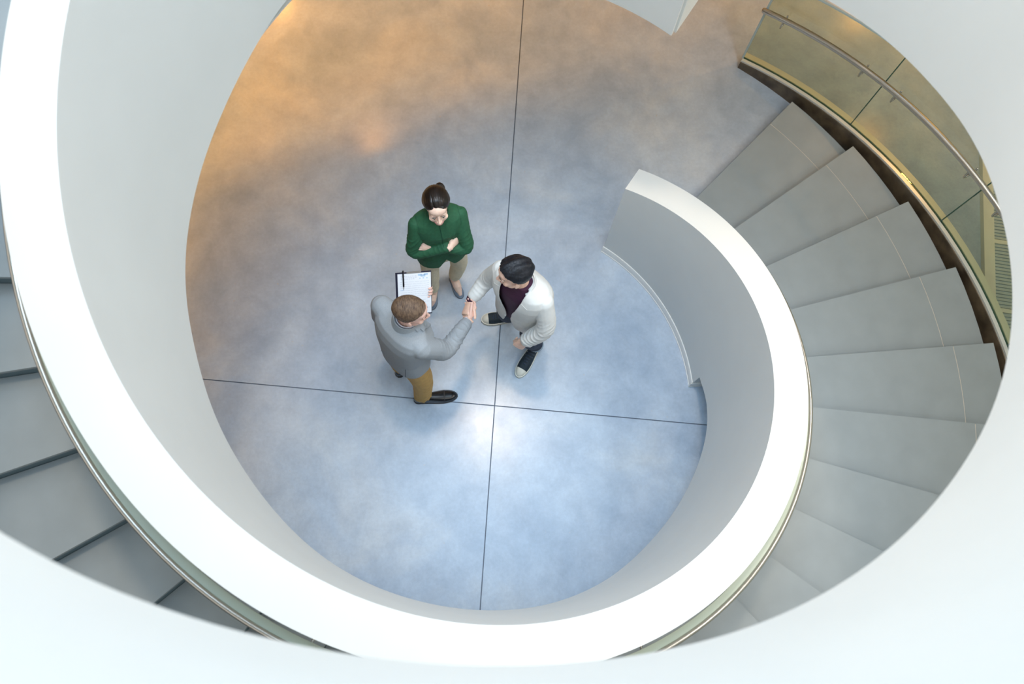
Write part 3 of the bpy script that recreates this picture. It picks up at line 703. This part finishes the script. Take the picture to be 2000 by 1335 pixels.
def grey_man():
    root = empty('person', (-0.56, 1.40, 0)); tag(root, 'person with cropped brown hair in a grey blazer and ochre trousers holding the clipboard', 'person')
    r, f, u = frame((0.72, 0.695))
    C = lambda z: lerp((-0.575, 1.395, 0.85), (-0.520, 1.432, 1.45), (z - 0.85) / 0.60).xy.to_3d() + V(0, 0, z)
    HM = head_mat(V(-0.450, 1.462, 1.635), -4, 8, -3, 1.0)
    shR, shL = C(1.395) + r * 0.172, C(1.40) - r * 0.188 + V(-0.004, 0.016, 0)
    elR, elL = V(-0.262, 1.372, 1.130), V(-0.705, 1.650, 0.965)
    wrR = V(-0.128, 1.602, 1.012); wrL = CB @ V(0.145, 0.150, -0.040)
    hiR, hiL = C(0.92) + r * 0.095, C(0.92) - r * 0.095
    knR, knL = V(-0.470, 1.310, 0.50), V(-0.655, 1.480, 0.50)
    anR, anL = V(-0.500, 1.285, 0.10), V(-0.665, 1.520, 0.10)
    neck = C(1.47) + f * 0.045
    body = man_body(root, SK2, HM, C, r, f, neck, (shR, shL), (elR, elL), (wrR, wrL),
        [((wrR, V(0.36, 0.93, 0.03), V(-0.75, 0.30, 0.60), 1, (0.52, 0.58, 0.62, 0.66)), dict(thumb=(0.40, 0.80, 0.50), thumb_bend=0.3, s=1.12)),
         ((wrL, CB.to_3x3() @ V(1, 0.05, 0), CB.to_3x3() @ V(0, 0, 1), -1, (0.95, 0.97, 0.98, 1.0)), dict(thumb=(0.85, 0.3, -0.25), s=1.0))],
        [(hiR, knR, anR), (hiL, knL, anL)])
    face_bits(body, HM, ('pink', (0.55, 0.24, 0.20)), ('light_brown', (0.10, 0.06, 0.035)), lash=False)
    # shirt collar
    SH = mat('pale_shirt', (0.72, 0.72, 0.80), 0.7)
    def band(c, rad, z0, z1, tilt, thick, gap=0.0):
        rg = []; mb = MB(); ts = frange(gap, 2 * math.pi - gap, 40)
        for t in ts:
            o = f * math.cos(t) + r * math.sin(t); dz = -tilt * math.cos(t); p = c + V(0, 0, dz)
            rg.append([p + o * (rad[1]) + V(0, 0, z0), p + o * (rad[1] + thick) + V(0, 0, z0), p + o * (rad[0] + thick) + V(0, 0, z1), p + o * rad[0] + V(0, 0, z1)])
        return mb.rings(rg)
    sc = band(neck + V(0, 0, 0), (0.064, 0.070), -0.02, 0.045, 0.012, 0.004, 0.25)
    child(sc.build('shirt', SH, None, 60), root)
    # blazer
    J = mat('grey_melange_wool', (0.27, 0.30, 0.325), 0.85, color2=(0.40, 0.425, 0.45), vscale=520, bump=0.10, bscale=500, detail=2)
    j = MB()
    secs = [(C(0.885) + f * 0.015 + r * 0.012, 0.192, 0.130, r), (C(0.96) + f * 0.012 + r * 0.008, 0.186, 0.130, r), (C(1.05) + f * 0.01, 0.178, 0.130, r), (C(1.22) + f * 0.012, 0.195, 0.147, r), (C(1.33) + f * 0.016, 0.208, 0.150, r), (C(1.40), 0.205, 0.118, r), (C(1.445), 0.180, 0.098, r), (C(1.475) + f * 0.025, 0.120, 0.088, r), (C(1.495) + f * 0.040, 0.078, 0.070, r)]
    torso(j, secs, r)
    limb(j, [shR - V(0, 0, 0.01), lerp(shR, elR, 0.5) - V(0, 0, 0.01), elR, lerp(elR, wrR, 0.90)], [0.070, 0.073, 0.066, 0.047]); limb(j, [shL, elL, lerp(elL, wrL, 0.78)], [0.070, 0.062, 0.044])
    limb(j, [C(1.37), lerp(C(1.385), shL, 0.55), shL], [0.090, 0.086, 0.070]); limb(j, [C(1.37), lerp(C(1.385), shR, 0.55), shR], [0.088, 0.080, 0.068])
    jm = remesh(j, 'blazer', 0.006, 8)
    fold_displace(jm, [([shR, elR, wrR], 0.12, 0.62), ([shL, elL, wrL], 0.16, 0.60)], 0.0048, 150, 5.0)
    jk = child(obj('blazer', jm, J, None, 180), root); bv = bvh_of(jm)
    JD = mat('dark_grey_edge', (0.10, 0.115, 0.13), 0.85)
    band(neck + V(0, 0, -0.006), (0.076, 0.108), -0.022, 0.042, 0.018, 0.006, 0.55).build('collar', J, jk, 60)
    for sd in (1, -1):
        # collar leaf and lapel with the notch between them
        o = neck.xy.to_3d()
        q = lambda a, b: tuple((o + r * (a * sd) + f * b).xy)
        patch_plan(bv, (q(0.062, -0.012), q(0.104, -0.014), q(0.104, 0.006), q(0.074, 0.042)), 0.004, 6, 6, 0.007).build('collar_leaf', J, jk, 60)
        patch_plan(bv, (q(0.094, 0.012), q(0.122, 0.014), q(0.085, 0.098), q(0.050, 0.086)), 0.003, 8, 8, 0.007).build('lapel', J, jk, 60)
    patch(bv, C(1.2), r, f, ((-0.003, 0.91), (0.003, 0.91), (0.003, 1.14), (-0.003, 1.14)), 0.0, 1, 20, 0.002).build('front_edge', JD, jk)
    for sx in (-0.125, 0.125): patch(bv, C(1.2), r, -f, ((sx - 0.0018, 0.90), (sx + 0.0018, 0.90), (sx + 0.0018, 1.06), (sx - 0.0018, 1.06)), 0.0, 1, 20, 0.002).build('back_vent', JD, jk)
    patch(bv, C(1.0), r, f, ((0.09, 0.98), (0.17, 0.96), (0.17, 1.01), (0.09, 1.03)), 0.002, 4, 3, 0.004).build('pocket_flap', J, jk)
    for k in range(3):
        p = lerp(elR, wrR, 0.70 + 0.07 * k) + V(0.040, -0.012, -0.012); MB().ellip(p, (0.006, 0.006, 0.006), None, 10, 6).build('cuff_button', JD, jk, 180)
    MB().tube([lerp(elR, wrR, 0.90), lerp(elR, wrR, 0.965)], 0.037, 16).build('shirt_cuff', SH, jk, 60)
    # trousers
    t = MB(); torso(t, [(C(0.82) + f * 0.02, 0.140, 0.095, r), (C(0.92) + f * 0.02, 0.150, 0.100, r), (C(1.02), 0.150, 0.10, r)], r)
    limb(t, [hiR, knR, lerp(knR, anR, 0.92)], [0.096, 0.080, 0.068]); limb(t, [hiL + f * 0.02, knL, lerp(knL, anL, 0.92)], [0.080, 0.074, 0.066])
    tm = remesh(t, 'trousers', 0.007, 3); fold_displace(tm, [([hiR, knR, anR], 0.12, 0.85), ([hiL, knL, anL], 0.12, 0.85)], 0.0085, 85, 9.0)
    child(obj('trousers', tm, mat('ochre_cotton', (0.56, 0.335, 0.095), 0.8, var=0.07, vscale=30, bump=0.06, bscale=260), None, 180), root)
    # cropped hair with a crown whorl
    def line(p): return 0.5 + ((-p.y) * 0.95 + p.z * 1.15 - 0.016 - 0.12 * abs(p.x) + 0.06 * sstep(0.02, 0.08, -p.y)) * 26
    def thick(p): return 0.004 + 0.007 * sstep(0.0, 0.09, p.z) + 0.005 * sstep(0.02, 0.08, p.y) * sstep(0.05, 0.09, p.z) - 0.007 * math.exp(-((p.x - 0.01) ** 2 + (p.y + 0.055) ** 2) / 0.0002)
    MH = mat('cropped_brown_hair', (0.075, 0.042, 0.026), 0.6, color2=(0.20, 0.125, 0.075), vscale=120, stretch=(1, 0.35, 0.5), bump=0.35, bscale=420)
    child(hair_mesh('hair', HM, line, thick, 0.0006, (260, 120, 150), 11.0, 190, 130).build('hair', MH, None, 180), root)
    # shoes
    for hl, te in (((-0.572, 1.270), (-0.232, 1.305)), ((-0.712, 1.462), (-0.520, 1.730))):
        SMt, L = shoe_mat(hl, te)
        hf = lambda t: 0.060 + 0.022 * math.exp(-((t - 0.22) / 0.2) ** 2) - 0.030 * sstep(0.45, 0.95, t)
        s_ = child(upper([0, .02, .05, .1, .2, .3, .4, .5, .6, .7, .8, .86, .91, .95, .98, 1.0], L, 0.050, hf, 0.014, 0.0, 0.25).xform(SMt).build('shoe', BLACK, None, 60), root)
        sole(L, 0.050, 0.0, 0.016, 0.004, 0.25).xform(SMt).build('sole', DSOLE, s_)
        upper([.70, .704, .712, .716], L, 0.050, hf, 0.014, 0.0008, 0.25).xform(SMt).build('toe_seam', DSOLE, s_, 60)
    return root
grey_man()
# ---- clipboard with its sheet, and the pen clipped across it
def clipboard():
    Mx = CB; W, L = CBW, CBL; TL = CB.translation
    root = empty('clipboard', tuple(TL)); tag(root, 'navy clipboard with a printed white sheet held beside the brown cropped head', 'clipboard')
    def loc(x0, x1, y0, y1, z0, z1): return MB().box(((x0 + x1) / 2, (y0 + y1) / 2, (z0 + z1) / 2), ((x1 - x0) / 2, (y1 - y0) / 2, (z1 - z0) / 2)).xform(Mx)
    NV = mat('navy_board', (0.012, 0.013, 0.035), 0.4)
    child(loc(0, W, 0, L, -0.003, 0.0).build('board', NV), root)
    pp_ = child(loc(0.014, W - 0.004, 0.010, L - 0.008, 0.0, 0.0012).build('paper', mat('white_paper', (0.86, 0.88, 0.92), 0.6)), root)
    ink = mat('grey_print', (0.62, 0.64, 0.70), 0.7); blu = mat('blue_print', (0.45, 0.62, 0.80), 0.7)
    rnd = random.Random(4); CLIPM = mat('clip_metal', (0.35, 0.34, 0.33), 0.35, 0.8)
    mb = MB()
    for k in range(3):
        x = 0.035
        while x < 0.13:
            w = rnd.uniform(0.006, 0.016); bx = loc(x, x + w, 0.026 + k * 0.010, 0.030 + k * 0.010, 0.0012, 0.0015); mb.add(bx.v, bx.f); x += w + 0.004
    for k in range(15):
        y = 0.068 + k * 0.0145; x = 0.028; end = rnd.choice((0.20, 0.215, 0.225, 0.16))
        while x < end:
            w = rnd.uniform(0.012, 0.05); bx = loc(x, min(x + w, end), y, y + 0.0022, 0.0012, 0.0015); mb.add(bx.v, bx.f); x += w + 0.004
    mb.build('print', ink, pp_, kind='stuff')
    mb = MB()
    for x, y, a, c in ((0.165, 0.024, 0.013, 0.006), (0.185, 0.030, 0.016, 0.008), (0.205, 0.022, 0.014, 0.006), (0.165, 0.048, 0.004, 0.004), (0.188, 0.047, 0.005, 0.004), (0.212, 0.048, 0.004, 0.004), (0.035, 0.125, 0.003, 0.003), (0.047, 0.124, 0.003, 0.003)):
        bx = loc(x - a, x + a, y - c, y + c, 0.0012, 0.0016); mb.add(bx.v, bx.f)
    mb.build('chart_print', blu, pp_, kind='stuff')
    cl = child(loc(0.075, 0.172, -0.002, 0.009, 0.0012, 0.005).build('clip', CLIPM), root)
    bx = loc(0.085, 0.162, -0.004, 0.003, 0.004, 0.009); bx.build('lever', CLIPM, cl)
    pen = empty('pen', tuple(Mx @ V(0.05, -0.006, 0.006))); tag(pen, 'slim black pen lying down the printed sheet of the clipboard', 'pen')
    PB = mat('black_lacquer', (0.008, 0.008, 0.014), 0.2)
    child(MB().tube([Mx @ V(0.051, -0.008, 0.0065), Mx @ V(0.052, 0.095, 0.0065)], 0.0056, 10).build('barrel', PB, None, 60), pen)
    child(MB().tube([Mx @ V(0.052, 0.096, 0.0065), Mx @ V(0.0522, 0.112, 0.005), Mx @ V(0.0524, 0.122, 0.0032)], [0.0042, 0.0025, 0.0008], 10).build('tip', M_STEEL, None, 60), pen)
    child(MB().tube([Mx @ V(0.051, -0.010, 0.0065), Mx @ V(0.051, -0.004, 0.0065)], 0.0062, 10).build('cap', PB, None, 60), pen)
clipboard()

# ------------------------------------------------------------------ man in the white jacket
def white_man():
    root = empty('person', (0.24, 1.77, 0)); tag(root, 'person with black hair in an open white jacket, plum shirt and canvas shoes', 'person')
    r, f, u = frame((-0.627, -0.779))
    C = lambda z: lerp((0.262, 1.760, 0.85), (0.228, 1.715, 1.45), (z - 0.85) / 0.60).xy.to_3d() + V(0, 0, z)
    HM = head_mat(V(0.172, 1.712, 1.622), 188, 6, 4, 1.0)
    shR, shL = C(1.395) + r * 0.172, C(1.395) - r * 0.172
    elR, elL = V(0.010, 1.858, 1.140), V(0.392, 1.520, 1.125)
    wrR, wrL = V(-0.107, 1.744, 1.034), V(0.262, 1.492, 0.885)
    hiR, hiL = C(0.92) + r * 0.095, C(0.92) - r * 0.095
    knR, knL = V(0.150, 1.840, 0.50), V(0.325, 1.640, 0.50)
    anR, anL = V(0.195, 1.948, 0.10), V(0.395, 1.700, 0.10)
    neck = C(1.47) + f * 0.010
    body = man_body(root, SK3, HM, C, r, f, neck, (shR, shL), (elR, elL), (wrR, wrL),
        [((wrR, V(-0.36, -0.93, -0.06), V(0.75, -0.30, -0.60), 1, (0.52, 0.58, 0.62, 0.66)), dict(thumb=(0.40, 0.80, 0.50), thumb_bend=0.3, s=1.12)),
         ((wrL, V(-0.42, -0.10, -0.90), V(0.30, 0.85, -0.2), -1, (0.95, 1.0, 1.0, 1.0)), dict(thumb=(0.15, 0.95, 0.35), s=1.06))],
        [(hiR, knR, anR), (hiL, knL, anL)])
    face_bits(body, HM, ('pink2', (0.50, 0.22, 0.18)), ('black', (0.02, 0.016, 0.014)), lash=False)
    # plum shirt
    PL = mat('plum_jersey', (0.055, 0.012, 0.040), 0.8, var=0.12, vscale=60, bump=0.05, bscale=400)
    s = MB()
    torso(s, [(C(0.80), 0.172, 0.125, r), (C(0.95), 0.165, 0.122, r), (C(1.10), 0.160, 0.120, r), (C(1.25), 0.168, 0.125, r), (C(1.36), 0.165, 0.118, r), (C(1.42), 0.15, 0.10, r), (C(1.465), 0.10, 0.080, r), (C(1.495) + f * 0.004, 0.070, 0.068, r), (C(1.515) + f * 0.006, 0.064, 0.062, r)], r)
    sm = remesh(s, 'shirt', 0.008, 3); fold_displace(sm, [([V(5, 5, 5), V(6, 6, 6)], 0, 1)], 0.006, 60, 1.0)
    sh_ = child(obj('shirt', sm, PL, None, 180), root)
    MB().tube([lerp(elR, wrR, 0.74), lerp(elR, wrR, 0.96)], 0.0375, 16).build('shirt_cuff', PL, sh_, 60)
    # white jacket, worn open
    WJ = mat('white_linen', (0.74, 0.745, 0.72), 0.8, var=0.03, vscale=30, bump=0.05, bscale=350)
    j = MB()
    torso(j, [(C(0.78), 0.208, 0.150, r), (C(0.92), 0.200, 0.148, r), (C(1.05), 0.188, 0.140, r), (C(1.22), 0.200, 0.147, r), (C(1.33), 0.210, 0.145, r), (C(1.40), 0.207, 0.122, r), (C(1.445), 0.182, 0.100, r), (C(1.48), 0.115, 0.084, r), (C(1.50), 0.078, 0.070, r)], r)
    limb(j, [shR, elR, lerp(elR, wrR, 0.78)], [0.058, 0.056, 0.044]); limb(j, [shL, elL, lerp(elL, wrL, 0.84)], [0.058, 0.060, 0.050])
    jm = remesh(j, 'jacket', 0.006, 4)
    fold_displace(jm, [([shR, elR, wrR], 0.12, 0.62), ([shL, elL, wrL], 0.12, 0.62)], 0.0036, 140, 15.0)
    bv = bvh_of(jm)
    def opening(p):
        q = p - C(p.z); a = q.dot(r); b_ = q.dot(f)
        w = interp([(0.7, 0.075), (0.85, 0.040), (0.98, 0.018), (1.15, 0.036), (1.30, 0.068), (1.42, 0.086), (1.50, 0.09), (1.6, 0.2)], p.z)
        return b_ > 0.02 and abs(a - 0.014) < w
    lap = []
    for sd in (1, -1):
        lap.append(patch(bv, C(1.3), r, f, ((0.088 * sd + 0.014, 1.425), (0.140 * sd + 0.014, 1.395), (0.034 * sd + 0.014, 1.03), (0.021 * sd + 0.014, 1.00)), 0.002, 8, 12, 0.006))
    smooth_rim(cut_front(jm, opening), 30)
    jo = obj('jacket', jm, WJ, None, 180); so = jo.modifiers.new('thickness', 'SOLIDIFY'); so.thickness = 0.006; so.offset = 1.0
    jk = child(jo, root)
    for p, nm in zip(lap, ('lapel', 'lapel')): p.build(nm, WJ, jk, 60)
    rg = []
    for t in frange(0.95, 2 * math.pi - 0.95, 36):
        o = f * math.cos(t) + r * math.sin(t); p = neck + V(0, 0, -0.004 - 0.022 * math.cos(t))
        rg.append([p + o * 0.098 + V(0, 0, -0.035), p + o * 0.106 + V(0, 0, -0.03), p + o * 0.088 + V(0, 0, 0.038), p + o * 0.080 + V(0, 0, 0.036)])
    MB().rings(rg).build('collar', WJ, jk, 60)
    MB().ellip(C(0.97) + r * 0.040 + f * 0.150, (0.007, 0.007, 0.007), None, 10, 6).build('button', WJ, jk, 180)
    # jeans
    JN = mat('dark_denim', (0.006, 0.014, 0.042), 0.75, var=0.25, vscale=50, bump=0.06, bscale=320)
    t = MB(); torso(t, [(C(0.82), 0.162, 0.118, r), (C(0.92), 0.165, 0.118, r), (C(1.0), 0.158, 0.11, r)], r)
    limb(t, [hiR, knR, lerp(knR, anR, 0.93)], [0.096, 0.074, 0.062]); limb(t, [hiL, knL, lerp(knL, anL, 0.93)], [0.096, 0.074, 0.062])
    tm = remesh(t, 'jeans', 0.007, 3); fold_displace(tm, [([hiR, knR, anR], 0.12, 0.80), ([hiL, knL, anL], 0.12, 0.80)], 0.005, 90, 19.0)
    je = child(obj('jeans', tm, JN, None, 180), root)
    CU = mat('pale_denim_cuff', (0.35, 0.44, 0.52), 0.8, var=0.1, vscale=40)
    for kn, an in ((knR, anR), (knL, anL)):
        MB().tube([lerp(kn, an, 0.90), lerp(kn, an, 1.0)], 0.0645, 24).build('cuff', CU, je, 60)
    # black hair, brushed over
    def line(p): return 0.5 + ((-p.y) * 0.95 + p.z * 1.12 - 0.024 - 0.12 * abs(p.x) + 0.06 * sstep(0.02, 0.08, -p.y)) * 26
    def thick(p): return 0.008 + 0.015 * sstep(0.0, 0.08, p.z) + 0.006 * sstep(0.0, 0.07, p.y) * sstep(0.04, 0.09, p.z) + 0.003 * math.sin(p.x * 130 + p.y * 40)
    MH = mat('black_hair', (0.004, 0.005, 0.008), 0.5, color2=(0.010, 0.012, 0.018), vscale=90, stretch=(1, 0.3, 0.5), bump=0.3, bscale=170, spec=0.4)
    child(hair_mesh('hair', HM, line, thick, 0.0011, (150, 45, 80), 23.0, 190, 130).build('hair', MH, None, 180), root)
    # canvas shoes
    CV = mat('navy_canvas', (0.010, 0.024, 0.038), 0.7, var=0.2, vscale=80, bump=0.08, bscale=400); RB_ = mat('white_rubber', (0.78, 0.77, 0.68), 0.5); LC = mat('navy_lace', (0.030, 0.050, 0.095), 0.7)
    LN = mat('dark_stripe', (0.05, 0.05, 0.05), 0.6)
    for hl, te in (((0.268, 1.962), (-0.036, 1.930)), ((0.430, 1.760), (0.250, 1.455))):
        SMt, L = shoe_mat(hl, te)
        hf = lambda t: 0.040 + 0.055 * math.exp(-((t - 0.20) / 0.22) ** 2) + 0.012 * (1 - sstep(0.7, 1.0, t))
        s_ = child(upper([0, .02, .05, .1, .2, .3, .4, .5, .6, .68, .74, .80, .86, .91, .95, .98, 1.0], L, 0.049, hf, 0.026, 0.0, 0.6).xform(SMt).build('shoe', CV, None, 60), root)
        sole(L, 0.049, 0.0, 0.034, 0.006, 0.6).xform(SMt).build('sole', RB_, s_)
        sole(L, 0.049, 0.022, 0.026, 0.0068, 0.6).xform(SMt).build('sole_stripe', LN, s_)
        upper([.83, .835, .85, .87, .91, .95, .98, 1.0], L, 0.049, hf, 0.026, 0.0025, 0.6).xform(SMt).build('toe_cap', RB_, s_, 60)
        for k in range(6):
            t0 = 0.36 + k * 0.066; h = hf(t0) + 0.026; w = 0.026 - 0.001 * k
            MB().tube([(-w, t0 * L, h - 0.010), (-w * 0.4, (t0 + 0.012) * L, h + 0.003), (w * 0.4, (t0 + 0.012) * L, h + 0.003), (w, t0 * L, h - 0.010)], 0.0042, 8).xform(SMt).build('lace', LC, s_, 180)
            for sx in (-1, 1): MB().ellip((sx * (w + 0.005), t0 * L, h - 0.011), (0.003, 0.003, 0.003), None, 8, 5).xform(SMt).build('eyelet', M_STEEL, s_, 180)
    return root
white_man()
